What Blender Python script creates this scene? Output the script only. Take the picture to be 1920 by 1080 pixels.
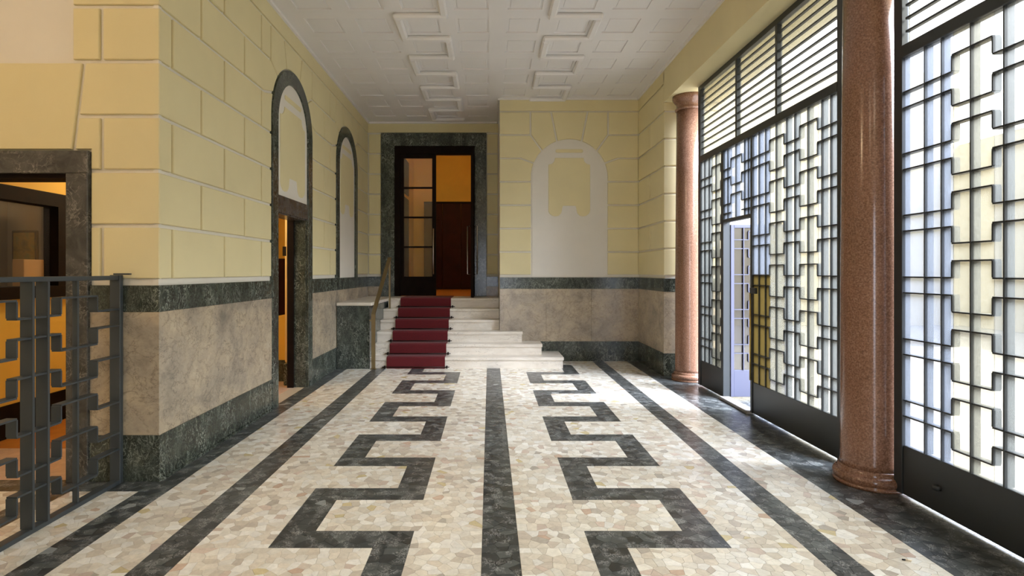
import bpy, bmesh, math, random
from mathutils import Vector

# ------------------------------------------------------------------ reset
for o in list(bpy.data.objects):
    bpy.data.objects.remove(o)
SC = bpy.context.scene
COL = SC.collection
R = random.Random(7)

# ------------------------------------------------------------------ camera
# hall runs along +Y, one-point perspective; eye at 1.5 m
F = 1050.0                       # focal length in photo pixels (1920 wide)
VX, VY = 918.0, 509.0            # vanishing point of the hall in the photo
cam_d = bpy.data.cameras.new('camera')
cam_d.sensor_width = 36.0
cam_d.lens = 36.0 * F / 1920.0
cam_d.shift_x = (960.0 - VX) / 1920.0
cam_d.shift_y = -(540.0 - VY) / 1920.0
cam_d.clip_start = 0.05
cam = bpy.data.objects.new('camera', cam_d)
cam.location = (0, 0, 1.5)
cam.rotation_euler = (math.pi / 2, 0, 0)
COL.objects.link(cam)
SC.camera = cam

# ------------------------------------------------------------------ sky
w = bpy.data.worlds.new('sky')
SC.world = w
w.use_nodes = True
bg = w.node_tree.nodes['Background']
bg.inputs[0].default_value = (0.76, 0.84, 1.0, 1)
bg.inputs[1].default_value = 11.0
# hazy sun over the courtyard, high over the gates
sun_d = bpy.data.lights.new('hazy_sun', 'SUN')
sun_d.energy = 24.0
sun_d.color = (0.80, 0.87, 1.0)
sun_d.angle = math.radians(42)
sun = bpy.data.objects.new('hazy_sun', sun_d)
sun.location = (12, -4, 9)
sun.rotation_euler = Vector((-1.0, 0.62, -0.80)).to_track_quat('-Z', 'Y').to_euler()
COL.objects.link(sun)

# ------------------------------------------------------------------ view
SC.view_settings.view_transform = 'Standard'
SC.view_settings.look = 'None'
SC.view_settings.gamma = 1.0
SC.view_settings.use_curve_mapping = False
SC.view_settings.exposure = 0.08
SC.cycles.max_bounces = 10
SC.cycles.diffuse_bounces = 6
SC.cycles.transparent_max_bounces = 12
SC.cycles.sample_clamp_indirect = 12.0
SC.cycles.caustics_reflective = False
SC.cycles.caustics_refractive = False

# ------------------------------------------------------------------ materials
def srgb(r, g, b):
    f = lambda c: (c / 255 / 12.92) if c / 255 <= 0.04045 else ((c / 255 + 0.055) / 1.055) ** 2.4
    return (f(r), f(g), f(b), 1.0)

def new_mat(name):
    m = bpy.data.materials.new(name)
    m.use_nodes = True
    nt = m.node_tree
    return m, nt, nt.nodes['Principled BSDF']

def N(nt, typ, **kw):
    n = nt.nodes.new(typ)
    for k, v in kw.items():
        setattr(n, k, v)
    return n

def coords(nt, scale=(1, 1, 1), rot=(0, 0, 0)):
    g = N(nt, 'ShaderNodeNewGeometry')
    mp = N(nt, 'ShaderNodeMapping')
    mp.inputs['Scale'].default_value = scale
    mp.inputs['Rotation'].default_value = rot
    nt.links.new(g.outputs['Position'], mp.inputs['Vector'])
    return mp.outputs['Vector']

def noise(nt, vec, scale, detail=4, rough=0.55, dist=0.0):
    n = N(nt, 'ShaderNodeTexNoise')
    n.inputs['Scale'].default_value = scale
    n.inputs['Detail'].default_value = detail
    n.inputs['Roughness'].default_value = rough
    n.inputs['Distortion'].default_value = dist
    nt.links.new(vec, n.inputs['Vector'])
    return n.outputs['Fac']

def ramp(nt, fac, stops):
    r = N(nt, 'ShaderNodeValToRGB')
    els = r.color_ramp.elements
    while len(els) < len(stops):
        els.new(0.5)
    for e, (p, c) in zip(els, stops):
        e.position = p
        e.color = c if len(c) == 4 else (*c, 1)
    nt.links.new(fac, r.inputs[0])
    return r.outputs[0]

def mixc(nt, fac, a, b, mode='MIX'):
    m = N(nt, 'ShaderNodeMix', data_type='RGBA', blend_type=mode)
    for sock, v in ((m.inputs[0], fac), (m.inputs[6], a), (m.inputs[7], b)):
        if hasattr(v, 'links'):
            nt.links.new(v, sock)
        else:
            sock.default_value = v
    return m.outputs[2]

def bump(nt, bsdf, h, strength=0.2, dist=0.01):
    b = N(nt, 'ShaderNodeBump')
    b.inputs['Strength'].default_value = strength
    b.inputs['Distance'].default_value = dist
    nt.links.new(h, b.inputs['Height'])
    nt.links.new(b.outputs[0], bsdf.inputs['Normal'])

def plain(name, col, rough=0.6, metal=0.0, var=0.06, vs=3.0, spec=0.5, grain=0.0):
    m, nt, b = new_mat(name)
    v = coords(nt)
    n = noise(nt, v, vs, 5)
    c2 = tuple(min(1, x * (1 + var)) for x in col[:3]) + (1,)
    c1 = tuple(x * (1 - var) for x in col[:3]) + (1,)
    nt.links.new(ramp(nt, n, [(0.3, c1), (0.7, c2)]), b.inputs['Base Color'])
    b.inputs['Roughness'].default_value = rough
    b.inputs['Metallic'].default_value = metal
    b.inputs['Specular IOR Level'].default_value = spec
    if grain:
        bump(nt, b, noise(nt, v, 120, 3), grain, 0.004)
    return m

def marble(name, lo, hi, vein, scale=2.5, veinw=0.03, veinamt=0.6, rough=0.22, stretch=(1, 1, 1), rot=(0.3, 0.5, 0.2), vscale=None):
    m, nt, b = new_mat(name)
    v = coords(nt, stretch, rot)
    n1 = noise(nt, v, scale, 8, 0.65, 1.2)
    base = ramp(nt, n1, [(0.32, lo), (0.68, hi)])
    n2 = noise(nt, v, vscale or scale * 1.6, 6, 0.6, 2.0)
    ln = ramp(nt, n2, [(0.5 - veinw, (0, 0, 0, 1)), (0.5, (1, 1, 1, 1)), (0.5 + veinw, (0, 0, 0, 1))])
    n3 = noise(nt, v, scale * 0.8, 3)
    msk = ramp(nt, n3, [(0.42, (0, 0, 0, 1)), (0.62, (veinamt,) * 3 + (1,))])
    fac = mixc(nt, 1.0, ln, msk, 'MULTIPLY')
    nt.links.new(mixc(nt, fac, base, vein), b.inputs['Base Color'])
    b.inputs['Roughness'].default_value = rough
    return m

def ridge(nt, fac, w, amt):
    return ramp(nt, fac, [(0.5 - w, (0, 0, 0, 1)), (0.5, (amt, amt, amt, 1)), (0.5 + w, (0, 0, 0, 1))])

def breccia():
    """soft tan and grey clouds with thin dark cracks"""
    m, nt, b = new_mat('beige_breccia_marble')
    v = coords(nt, (1, 1, 1.2), (0.4, 0.2, 0.3))
    base = ramp(nt, noise(nt, v, 2.6, 7, 0.62, 0.3), [(0.28, srgb(130, 122, 111)), (0.45, srgb(170, 158, 141)), (0.58, srgb(186, 171, 148)), (0.74, srgb(199, 186, 164))])
    fine = ramp(nt, noise(nt, v, 24, 5, 0.7), [(0.3, (0.86, 0.86, 0.87, 1)), (0.7, (1.07, 1.06, 1.04, 1))])
    c = mixc(nt, 1.0, base, fine, 'MULTIPLY')
    c = mixc(nt, ridge(nt, noise(nt, v, 4.5, 7, 0.66, 0.5), 0.016, 0.62), c, srgb(104, 94, 84))
    c = mixc(nt, ridge(nt, noise(nt, v, 9, 6, 0.6, 0.4), 0.014, 0.42), c, srgb(112, 102, 92))
    nt.links.new(c, b.inputs['Base Color'])
    b.inputs['Roughness'].default_value = 0.25
    return m

def verde():
    """dark grey-green marble with a net of fine pale veins"""
    m, nt, b = new_mat('green_marble')
    v = coords(nt, (1, 1, 0.6), (0.35, 0.5, 0.2))
    base = ramp(nt, noise(nt, v, 7, 8, 0.68, 0.8), [(0.3, srgb(32, 37, 33)), (0.52, srgb(54, 60, 54)), (0.7, srgb(82, 88, 80))])
    msk = ramp(nt, noise(nt, v, 5, 3), [(0.4, (0.12, 0.12, 0.12, 1)), (0.62, (1, 1, 1, 1))])
    v1 = mixc(nt, 1.0, ridge(nt, noise(nt, v, 13, 6, 0.65, 1.6), 0.022, 0.8), msk, 'MULTIPLY')
    v2 = ridge(nt, noise(nt, v, 30, 4, 0.6, 1.2), 0.018, 0.35)
    c = mixc(nt, v1, base, srgb(182, 188, 176))
    c = mixc(nt, v2, c, srgb(150, 158, 146))
    nt.links.new(c, b.inputs['Base Color'])
    b.inputs['Roughness'].default_value = 0.2
    return m

M = {}
M['yellow'] = plain('yellow_paint', srgb(222, 211, 168), 0.75, var=0.035, vs=1.6, grain=0.12)
M['white'] = plain('white_plaster', srgb(224, 220, 211), 0.8, var=0.03, vs=2.0, grain=0.1)
M['ceiling'] = plain('ceiling_paint', srgb(228, 226, 226), 0.85, var=0.03, vs=1.2)
M['green'] = verde()
M['greenh'] = marble('grey_green_marble', srgb(52, 52, 50), srgb(92, 90, 87), srgb(165, 160, 152), 6.0, 0.03, 0.6, 0.25)
M['beige'] = breccia()
M['stair'] = marble('white_veined_marble', srgb(212, 203, 190), srgb(238, 232, 222), srgb(120, 110, 98), 3.0, 0.012, 0.7, 0.3, (0.5, 1, 1.6))
M['iron'] = plain('dark_iron_paint', srgb(48, 52, 55), 0.38, var=0.05, spec=0.45)
M['fence_iron'] = plain('fence_iron_paint', srgb(58, 64, 68), 0.45, var=0.05)
M['bright_brass'] = plain('polished_brass', srgb(214, 188, 112), 0.3, 0.7, var=0.05)
M['wicket_lit_iron'] = plain('wicket_lit_paint', srgb(78, 80, 100), 0.4, var=0.05)  # iron paint made paler and bluer: courtyard light put into the colour
M['brass'] = plain('aged_brass', srgb(150, 132, 98), 0.35, 0.85, var=0.08)
M['chrome'] = plain('brushed_steel', srgb(190, 188, 186), 0.25, 1.0, var=0.03)
M['rod'] = plain('dark_bronze', srgb(38, 28, 22), 0.4, 0.6)
M['wood'] = plain('dark_wood', srgb(26, 16, 11), 0.7, var=0.25, vs=9, spec=0.12)
M['redwood'] = plain('red_brown_wood', srgb(46, 15, 10), 0.7, var=0.2, vs=5, spec=0.2)
M['ochre'] = plain('ochre_paint', srgb(228, 186, 80), 0.7, var=0.04)
M['cream'] = plain('cream_paint', srgb(236, 208, 150), 0.6, var=0.03)
M['greywall'] = plain('lodge_grey_paint', srgb(150, 138, 124), 0.8)
M['parquet'] = plain('orange_parquet', srgb(176, 116, 52), 0.4, var=0.2, vs=8)
M['pinkfloor'] = marble('pink_floor_marble', srgb(186, 156, 140), srgb(216, 190, 174), srgb(150, 130, 120), 5, 0.02, 0.4, 0.3)
M['court'] = plain('courtyard_plaster', srgb(172, 162, 138), 0.85, var=0.05)
M['courtfloor'] = plain('courtyard_stone', srgb(140, 136, 132), 0.8, var=0.1)
M['card'] = plain('tan_cardboard', srgb(206, 164, 120), 0.8)
M['paper'] = plain('cigarette_paper', srgb(232, 220, 196), 0.7)
M['ash'] = plain('burnt_tip', srgb(30, 26, 24), 0.9)
M['frame_dark'] = plain('picture_frame', srgb(50, 38, 24), 0.5)

# pink granite for the columns
m, nt, b = new_mat('pink_granite')
v = coords(nt)
n = noise(nt, v, 95, 2, 0.6)
spk = ramp(nt, n, [(0.36, srgb(76, 54, 44)), (0.46, srgb(132, 96, 78)), (0.56, srgb(146, 110, 90)), (0.66, srgb(172, 142, 124))])
n2 = noise(nt, v, 2.0, 4)
nt.links.new(mixc(nt, 0.5, spk, ramp(nt, n2, [(0.3, srgb(120, 88, 70)), (0.7, srgb(146, 108, 88))])), b.inputs['Base Color'])
b.inputs['Roughness'].default_value = 0.16
M['granite'] = m

# red carpet
m, nt, b = new_mat('red_carpet')
v = coords(nt)
nt.links.new(ramp(nt, noise(nt, v, 160, 3), [(0.3, srgb(72, 8, 14)), (0.7, srgb(106, 15, 24))]), b.inputs['Base Color'])
b.inputs['Roughness'].default_value = 0.95
b.inputs['Sheen Weight'].default_value = 0.05
bump(nt, b, noise(nt, v, 220, 2), 0.5, 0.004)
M['carpet'] = m

# floor chips: colour per chip from a colour attribute plus fine grain
def chip_mat(name, rough, veins):
    m, nt, b = new_mat(name)
    a = N(nt, 'ShaderNodeVertexColor', layer_name='chip_colour')
    v = coords(nt)
    g = ramp(nt, noise(nt, v, 30, 5, 0.7, 0.6), [(0.3, (0.86, 0.86, 0.86, 1)), (0.7, (1.08, 1.08, 1.08, 1))])
    c = mixc(nt, 1.0, a.outputs[0], g, 'MULTIPLY')
    if veins:
        ln = ramp(nt, noise(nt, coords(nt, (1.3, 0.8, 1), (0, 0, 0.7)), 22, 5, 0.65, 2.6), [(0.46, (0, 0, 0, 1)), (0.5, (0.85, 0.85, 0.85, 1)), (0.54, (0, 0, 0, 1))])
        mk = ramp(nt, noise(nt, v, 12, 3), [(0.48, (0, 0, 0, 1)), (0.58, (1, 1, 1, 1))])
        c = mixc(nt, mixc(nt, 1.0, ln, mk, 'MULTIPLY'), c, srgb(190, 192, 190))
    nt.links.new(c, b.inputs['Base Color'])
    b.inputs['Roughness'].default_value = rough
    return m
M['chip'] = chip_mat('light_marble_chips', 0.24, False)
M['dchip'] = chip_mat('dark_marble_chips', 0.28, True)
M['grout'] = plain('light_cement_grout', srgb(186, 178, 164), 0.5)
M['dgrout'] = plain('dark_cement_grout', srgb(52, 54, 54), 0.5)
# terrazzo beyond the chips that can be picked apart
m, nt, b = new_mat('terrazzo_far')
v = coords(nt)
vo = N(nt, 'ShaderNodeTexVoronoi')
vo.inputs['Scale'].default_value = 15
nt.links.new(v, vo.inputs['Vector'])
sep = N(nt, 'ShaderNodeSeparateColor')
nt.links.new(vo.outputs['Color'], sep.inputs[0])
nt.links.new(ramp(nt, sep.outputs[0], [(0, srgb(196, 180, 160)), (0.5, srgb(222, 212, 194)), (1, srgb(236, 230, 216))]), b.inputs['Base Color'])
b.inputs['Roughness'].default_value = 0.25
M['terrazzo'] = m

# glass of the gates
def gate_glass(name, col, hammered, clear, tint=(0.95, 0.96, 0.97, 1)):
    m = bpy.data.materials.new(name)
    m.use_nodes = True
    nt = m.node_tree
    nt.nodes.remove(nt.nodes['Principled BSDF'])
    out = nt.nodes['Material Output']
    v = coords(nt)
    tr = N(nt, 'ShaderNodeBsdfTranslucent')
    nn = noise(nt, v, 42 if hammered else 6, 3, 0.5, 0.4)
    c1 = tuple(x * (0.86 if hammered else 0.95) for x in col[:3]) + (1,)
    nt.links.new(ramp(nt, nn, [(0.36, c1), (0.6, col)]), tr.inputs[0])
    gl = N(nt, 'ShaderNodeBsdfGlossy')
    gl.inputs['Roughness'].default_value = 0.12
    body = tr.outputs[0]
    if hammered:
        bp = N(nt, 'ShaderNodeBump')
        bp.inputs['Strength'].default_value = 0.6
        bp.inputs['Distance'].default_value = 0.01
        nt.links.new(nn, bp.inputs['Height'])
        nt.links.new(bp.outputs[0], tr.inputs['Normal'])
        nt.links.new(bp.outputs[0], gl.inputs['Normal'])
    if clear > 0:
        tp = N(nt, 'ShaderNodeBsdfTransparent')
        tp.inputs[0].default_value = tint
        mx = N(nt, 'ShaderNodeMixShader')
        mx.inputs[0].default_value = clear
        nt.links.new(tr.outputs[0], mx.inputs[1])
        nt.links.new(tp.outputs[0], mx.inputs[2])
        body = mx.outputs[0]
    m2 = N(nt, 'ShaderNodeMixShader')
    m2.inputs[0].default_value = 0.05
    nt.links.new(body, m2.inputs[1])
    nt.links.new(gl.outputs[0], m2.inputs[2])
    nt.links.new(m2.outputs[0], out.inputs[0])
    return m
M['g_cream'] = gate_glass('hammered_cream_glass', (0.16, 0.155, 0.13, 1), True, 0.55, (0.98, 0.95, 0.86, 1))
M['g_pale'] = gate_glass('pale_glass', (0.13, 0.135, 0.13, 1), False, 0.55, (0.97, 0.95, 0.90, 1))
M['g_clear'] = gate_glass('frosted_clear_glass', (0.13, 0.14, 0.16, 1), False, 0.58)
M['g_amber_standin'] = gate_glass('amber_standin_glass', (0.14, 0.115, 0.06, 1), False, 0.2, (0.55, 0.45, 0.22, 1))  # made-up amber tint, stands for something yellow seen through clear glass
M['g_leaf'] = gate_glass('wicket_glass', (0.12, 0.10, 0.10, 1), False, 0.3)
M['pane'] = gate_glass('window_glass', (0.5, 0.5, 0.5, 1), False, 0.93)

# ------------------------------------------------------------------ helpers
def tag(o, label=None, cat=None, group=None, kind=None):
    if label: o['label'] = label
    if cat: o['category'] = cat
    if group: o['group'] = group
    if kind: o['kind'] = kind
    return o

def root(name, loc, label=None, cat=None, group=None, kind=None):
    o = bpy.data.objects.new(name, None)
    o.location = loc
    o.empty_display_size = 0.1
    COL.objects.link(o)
    return tag(o, label, cat, group, kind)

def wloc(o):
    v = Vector((0, 0, 0))
    while o is not None:
        v += o.location
        o = o.parent
    return v

def link(o, parent=None):
    COL.objects.link(o)
    if parent is not None:
        o.parent = parent
        o.location = o.location - wloc(parent)
    return o

def mesh_obj(name, verts, faces, mat, parent=None, origin=None, smooth=False):
    if origin is None:
        n = len(verts)
        origin = (sum(p[0] for p in verts) / n, sum(p[1] for p in verts) / n, min(p[2] for p in verts))
    me = bpy.data.meshes.new(name)
    me.from_pydata([(p[0] - origin[0], p[1] - origin[1], p[2] - origin[2]) for p in verts], [], faces)
    bm = bmesh.new(); bm.from_mesh(me)
    bmesh.ops.recalc_face_normals(bm, faces=bm.faces)
    bm.to_mesh(me); bm.free()
    if smooth:
        for p in me.polygons: p.use_smooth = True
    me.materials.append(M[mat])
    o = bpy.data.objects.new(name, me)
    o.location = origin
    return link(o, parent)

_cache = {}
def box(name, x0, x1, y0, y1, z0, z1, mat, parent=None, bev=0.0):
    """a box between two corners; alike boxes share one mesh"""
    x0, x1 = sorted((x0, x1)); y0, y1 = sorted((y0, y1)); z0, z1 = sorted((z0, z1))
    d = (round(x1 - x0, 4), round(y1 - y0, 4), round(z1 - z0, 4))
    key = (d, mat, bev)
    me = _cache.get(key)
    if me is None:
        bm = bmesh.new()
        bmesh.ops.create_cube(bm, size=1.0)
        for v in bm.verts:
            v.co = Vector((v.co.x * d[0], v.co.y * d[1], (v.co.z + 0.5) * d[2]))
        if bev:
            bmesh.ops.bevel(bm, geom=list(bm.edges), offset=min(bev, min(d) * 0.45), segments=1, affect='EDGES')
        me = bpy.data.meshes.new(name)
        bm.to_mesh(me); bm.free()
        me.materials.append(M[mat])
        _cache[key] = me
    o = bpy.data.objects.new(name, me)
    o.location = ((x0 + x1) / 2, (y0 + y1) / 2, z0)
    return link(o, parent)

def boxes(name, lst, mat, parent=None, kind=None):
    """several boxes of ONE wall or slab in one mesh"""
    vs, fs = [], []
    for (x0, x1, y0, y1, z0, z1) in lst:
        n = len(vs)
        vs += [(x, y, z) for z in (z0, z1) for y in (y0, y1) for x in (x0, x1)]
        fs += [tuple(n + i for i in f) for f in ((0, 1, 3, 2), (4, 6, 7, 5), (0, 4, 5, 1), (2, 3, 7, 6), (0, 2, 6, 4), (1, 5, 7, 3))]
    o = mesh_obj(name, vs, fs, mat, parent)
    if kind: o['kind'] = kind
    return o

def lathe(name, prof, x, y, mat, parent=None, seg=48):
    vs, fs = [], []
    n = len(prof)
    for i in range(seg):
        a = 2 * math.pi * i / seg
        for r, z in prof:
            vs.append((x + r * math.cos(a), y + r * math.sin(a), z))
    for i in range(seg):
        j = (i + 1) % seg
        for k in range(n - 1):
            fs.append((i * n + k, j * n + k, j * n + k + 1, i * n + k + 1))
    fs.append(tuple(i * n for i in range(seg)))
    fs.append(tuple(i * n + n - 1 for i in range(seg)))
    o = mesh_obj(name, vs, fs, mat, parent, (x, y, prof[0][1]))
    for p in o.data.polygons:
        p.use_smooth = len(p.vertices) == 4
    return o

def tube(name, pts, r, mat, parent=None, seg=8):
    vs, fs = [], []
    pts = [Vector(p) for p in pts]
    for i, p in enumerate(pts):
        t = (pts[min(i + 1, len(pts) - 1)] - pts[max(i - 1, 0)]).normalized()
        up = Vector((0, 0, 1)) if abs(t.z) < 0.9 else Vector((1, 0, 0))
        a = t.cross(up).normalized(); b = t.cross(a)
        for k in range(seg):
            an = 2 * math.pi * k / seg
            vs.append(p + a * r * math.cos(an) + b * r * math.sin(an))
    for i in range(len(pts) - 1):
        for k in range(seg):
            l = (k + 1) % seg
            fs.append((i * seg + k, i * seg + l, (i + 1) * seg + l, (i + 1) * seg + k))
    fs.append(tuple(range(seg))); fs.append(tuple((len(pts) - 1) * seg + k for k in range(seg)))
    o = mesh_obj(name, vs, fs, mat, parent)
    for p in o.data.polygons: p.use_smooth = len(p.vertices) == 4
    return o

def area2(p):
    return sum(p[i][0] * p[(i + 1) % len(p)][1] - p[(i + 1) % len(p)][0] * p[i][1] for i in range(len(p)))

def inset(poly, d):
    p = [q for i, q in enumerate(poly) if math.hypot(q[0] - poly[i - 1][0], q[1] - poly[i - 1][1]) > 1e-4]
    if area2(p) < 0: p = p[::-1]
    out = []
    n = len(p)
    for i in range(n):
        a, b, c = p[i - 1], p[i], p[(i + 1) % n]
        e1 = Vector((b[0] - a[0], b[1] - a[1])).normalized()
        e2 = Vector((c[0] - b[0], c[1] - b[1])).normalized()
        n1 = Vector((-e1.y, e1.x)); n2 = Vector((-e2.y, e2.x))
        bis = n1 + n2
        k = max(0.35, 1 + n1.dot(n2))
        out.append((b[0] + bis.x / k * d, b[1] + bis.y / k * d))
    return out

def slab(name, poly, mp, d0, d1, mat, parent, bev=0.0, inr=0.0):
    """a 2D outline (s, z) given depth d0..d1 by mp(s, z, d); chamfered front edge"""
    p = inset(poly, inr)
    q = inset(p, bev) if bev else p
    n = len(p)
    vs = [mp(s, z, d0) for s, z in p]
    fs = []
    if bev:
        vs += [mp(s, z, d1 - bev) for s, z in p]
    vs += [mp(s, z, d1) for s, z in q]
    lay = len(vs) // n
    for l in range(lay - 1):
        for i in range(n):
            j = (i + 1) % n
            fs.append((l * n + i, l * n + j, (l + 1) * n + j, (l + 1) * n + i))
    fs.append(tuple((lay - 1) * n + i for i in range(n)))
    fs.append(tuple(range(n))[::-1])
    return mesh_obj(name, vs, fs, mat, parent)

# ------------------------------------------------------------------ main dimensions
XL = -2.36            # left wall face
YC = 4.0              # front corner of the left wall
YF = 9.375            # far wall beside the stairs
YD = 10.88            # wall with the stair door
XR = 2.49             # right wall face
XP = 0.17             # corner of the far wall, stairs side
ZC = 4.40             # ceiling
ZB, ZD, ZD0 = 0.33, 1.40, 1.21      # top of baseboard, top and bottom of green band
RZ0, RH = 1.435, 0.392              # first course of blocks, course height
rowz = lambda k: (RZ0 + RH * k, RZ0 + RH * (k + 1))
GR = 0.0145                          # half a joint
BD = 0.022                           # how far the blocks stand proud

# ------------------------------------------------------------------ floor
floor = boxes('floor', [(-6.3, 9.5, -3.2, 11.2, -0.12, -0.0025)], 'grout', kind='structure')
tag(floor, 'cream marble chip floor with dark meander bands')

def vor_rect(x0, x1, y0, y1, size):
    """irregular chips that fill a rectangle"""
    nx = max(1, round((x1 - x0) / size)); ny = max(1, round((y1 - y0) / size))
    hx, hy = (x1 - x0) / nx, (y1 - y0) / ny
    g = {}
    for i in range(nx):
        for j in range(ny):
            if R.random() < 0.13 and nx > 3: continue
            g[i, j] = (x0 + (i + 0.5 + R.uniform(-.46, .46)) * hx, y0 + (j + 0.5 + R.uniform(-.46, .46)) * hy)
    polys = []
    for (i, j), (px, py) in g.items():
        w2 = 2.3 * max(hx, hy)
        poly = [(max(x0, px - w2), max(y0, py - w2)), (min(x1, px + w2), max(y0, py - w2)), (min(x1, px + w2), min(y1, py + w2)), (max(x0, px - w2), min(y1, py + w2))]
        nb = []
        for a in range(-3, 4):
            for c in range(-3, 4):
                q = g.get((i + a, j + c))
                if q and (a or c): nb.append(((q[0] - px) ** 2 + (q[1] - py) ** 2, q))
        nb.sort()
        mr = max((x - px) ** 2 + (y - py) ** 2 for x, y in poly)
        for d2, (qx, qy) in nb:
            if d2 > 4 * mr: break
            nxv, nyv = qx - px, qy - py
            cc = (qx * qx + qy * qy - px * px - py * py) / 2
            out = []; hit = False
            m = len(poly)
            for k in range(m):
                A = poly[k]; B = poly[(k + 1) % m]
                da = A[0] * nxv + A[1] * nyv - cc; db = B[0] * nxv + B[1] * nyv - cc
                if da <= 0: out.append(A)
                else: hit = True
                if (da < 0 < db) or (db < 0 < da):
                    t = da / (da - db)
                    out.append((A[0] + t * (B[0] - A[0]), A[1] + t * (B[1] - A[1])))
            if hit:
                poly = out
                if len(poly) < 3: break
                mr = max((x - px) ** 2 + (y - py) ** 2 for x, y in poly)
        if len(poly) >= 3: polys.append(poly)
    return polys

Y0F = 0.6             # chips are laid one by one from here on; nearer is behind the camera's view
light, dark = [], []
bandsx = [(-2.395, -2.197), (-1.803, -1.605), (-0.042, 0.16), (1.715, 1.90)]
LX0 = -3.7
# plain light strips
for a, c in ((LX0, -3.06), (-2.86, -2.395)): light.append((a, c, Y0F, 3.82))
dark.append((-3.06, -2.86, Y0F, 3.82)); dark.append((LX0, -2.395, 3.82, 4.03))
for a, c in bandsx: dark.append((a, c, Y0F, YF + 0.05))
dark.append((2.29, 3.3, Y0F, YF + 0.05))
light.append((-2.197, -1.803, Y0F, YF)); light.append((1.90, 2.29, Y0F, YF))
# meander zones
def meander(xa, xb, va, vb, vc, vd, first_left):
    """zone xa..xb; outer bar va..vb and inner bar vc..vd run along Y alternately"""
    P, Yk = 0.6397, 3.238
    k = -4
    while Yk + P * k - 0.2 < YF:
        yf = Yk + P * k; yn = yf - 0.2; y2 = yn + P     # the cross bar and the end of the gap behind it
        if y2 > Y0F:
            yn_, yf_ = max(yn, Y0F), max(yf, Y0F)
            if yf_ > yn_ and yn_ < YF:
                dark.append((va, vd, yn_, min(yf_, YF)))
                light.append((xa, va, yn_, min(yf_, YF))); light.append((vd, xb, yn_, min(yf_, YF)))
            if yf_ < YF:
                e = min(y2, YF)
                left_bar = (k % 2 == 0) == first_left
                if left_bar:
                    dark.append((va, vb, yf_, e)); light.append((vb, xb, yf_, e)); light.append((xa, va, yf_, e))
                else:
                    dark.append((vc, vd, yf_, e)); light.append((xa, vc, yf_, e)); light.append((vd, xb, yf_, e))
        k += 1
meander(-1.605, -0.042, -1.203, -1.005, -0.635, -0.436, True)
meander(0.16, 1.715, 0.547, 0.747, 1.115, 1.313, False)

LC = [((234, 230, 218), 34), ((226, 219, 204), 32), ((217, 208, 192), 16), ((240, 238, 230), 22), ((208, 198, 184), 7), ((214, 198, 184), 4), ((206, 182, 162), 1.0), ((212, 198, 158), 1.6), ((190, 182, 170), 3)]
DC = [((70, 74, 75), 30), ((62, 65, 66), 30), ((80, 84, 84), 20), ((88, 93, 92), 8), ((140, 145, 145), 0.6), ((56, 58, 58), 12)]
def pick(tab):
    t = R.uniform(0, sum(x[1] for x in tab))
    for c, wgt in tab:
        t -= wgt
        if t <= 0: break
    f = R.uniform(0.96, 1.04)
    return srgb(*[min(255, x * f) for x in c])

def chips(rects, size, tab, mat, one, many, label):
    polys = []
    for r in rects:
        if r[1] - r[0] < 0.01 or r[3] - r[2] < 0.01: continue
        polys += vor_rect(*r, size)
    info = []
    for p in polys:
        cx = sum(q[0] for q in p) / len(p); cy = sum(q[1] for q in p) / len(p)
        ar = abs(area2(p)) / 2
        rad = math.sqrt(max(ar, 1e-6) / math.pi)
        k = 1 - 0.0011 / max(rad, 0.006)
        pp = [(cx + (x - cx) * k, cy + (y - cy) * k) for x, y in p]
        if area2(pp) < 0: pp = pp[::-1]
        u = VX + cx / cy * F; v = VY + 1.5 / cy * F
        vis = 0 < u < 1920 and v < 1080
        hidden = cx < -2.36 and (cy > 4.0 or cx < -2.6)
        info.append((ar / cy ** 3 if vis and not hidden else 0, cx, cy, pp, pick(tab)))
    info.sort(key=lambda t: -t[0])
    def build(items, name, origin):
        vs, fs, cols = [], [], []
        for _, cx, cy, pp, c in items:
            n = len(vs); m = len(pp)
            vs += [(x - origin[0], y - origin[1], 0.0) for x, y in pp] + [(x - origin[0], y - origin[1], -0.003) for x, y in pp]
            fs.append(tuple(range(n, n + m))); cols += [c] * m
            for i in range(m):
                j = (i + 1) % m
                fs.append((n + j, n + i, n + m + i, n + m + j)); cols += [c] * 4
        me = bpy.data.meshes.new(name)
        me.from_pydata(vs, [], fs)
        ca = me.color_attributes.new('chip_colour', 'FLOAT_COLOR', 'CORNER')
        ca.data.foreach_set('color', [x for c in cols for x in c])
        me.materials.append(M[mat])
        o = bpy.data.objects.new(name, me)
        o.location = (origin[0], origin[1], 0)
        return link(o, floor)
    for it in info[:300]:
        build([it], one, (it[1], it[2]))
    s = build(info[300:], many, (0, 4))
    s['kind'] = 'stuff'
    s['label'] = label
chips(light, 0.054, LC, 'chip', 'light_marble_chip', 'light_marble_chips', 'small cream marble chips farther down the floor')
chips(dark, 0.07, DC, 'dchip', 'dark_marble_chip', 'dark_marble_chips', 'small dark marble chips of the bands farther away')
boxes('dark_mortar_bed', [(a, c, y, y2, -0.0028, -0.0015) for a, c, y, y2 in dark], 'dgrout', floor)
# floor where single chips cannot be told apart
boxes('terrazzo_bed', [(-6.2, LX0, -3.1, 4.0, -0.01, -0.0005), (LX0, 3.3, -3.1, Y0F, -0.01, -0.0005)], 'terrazzo', floor)

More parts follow.
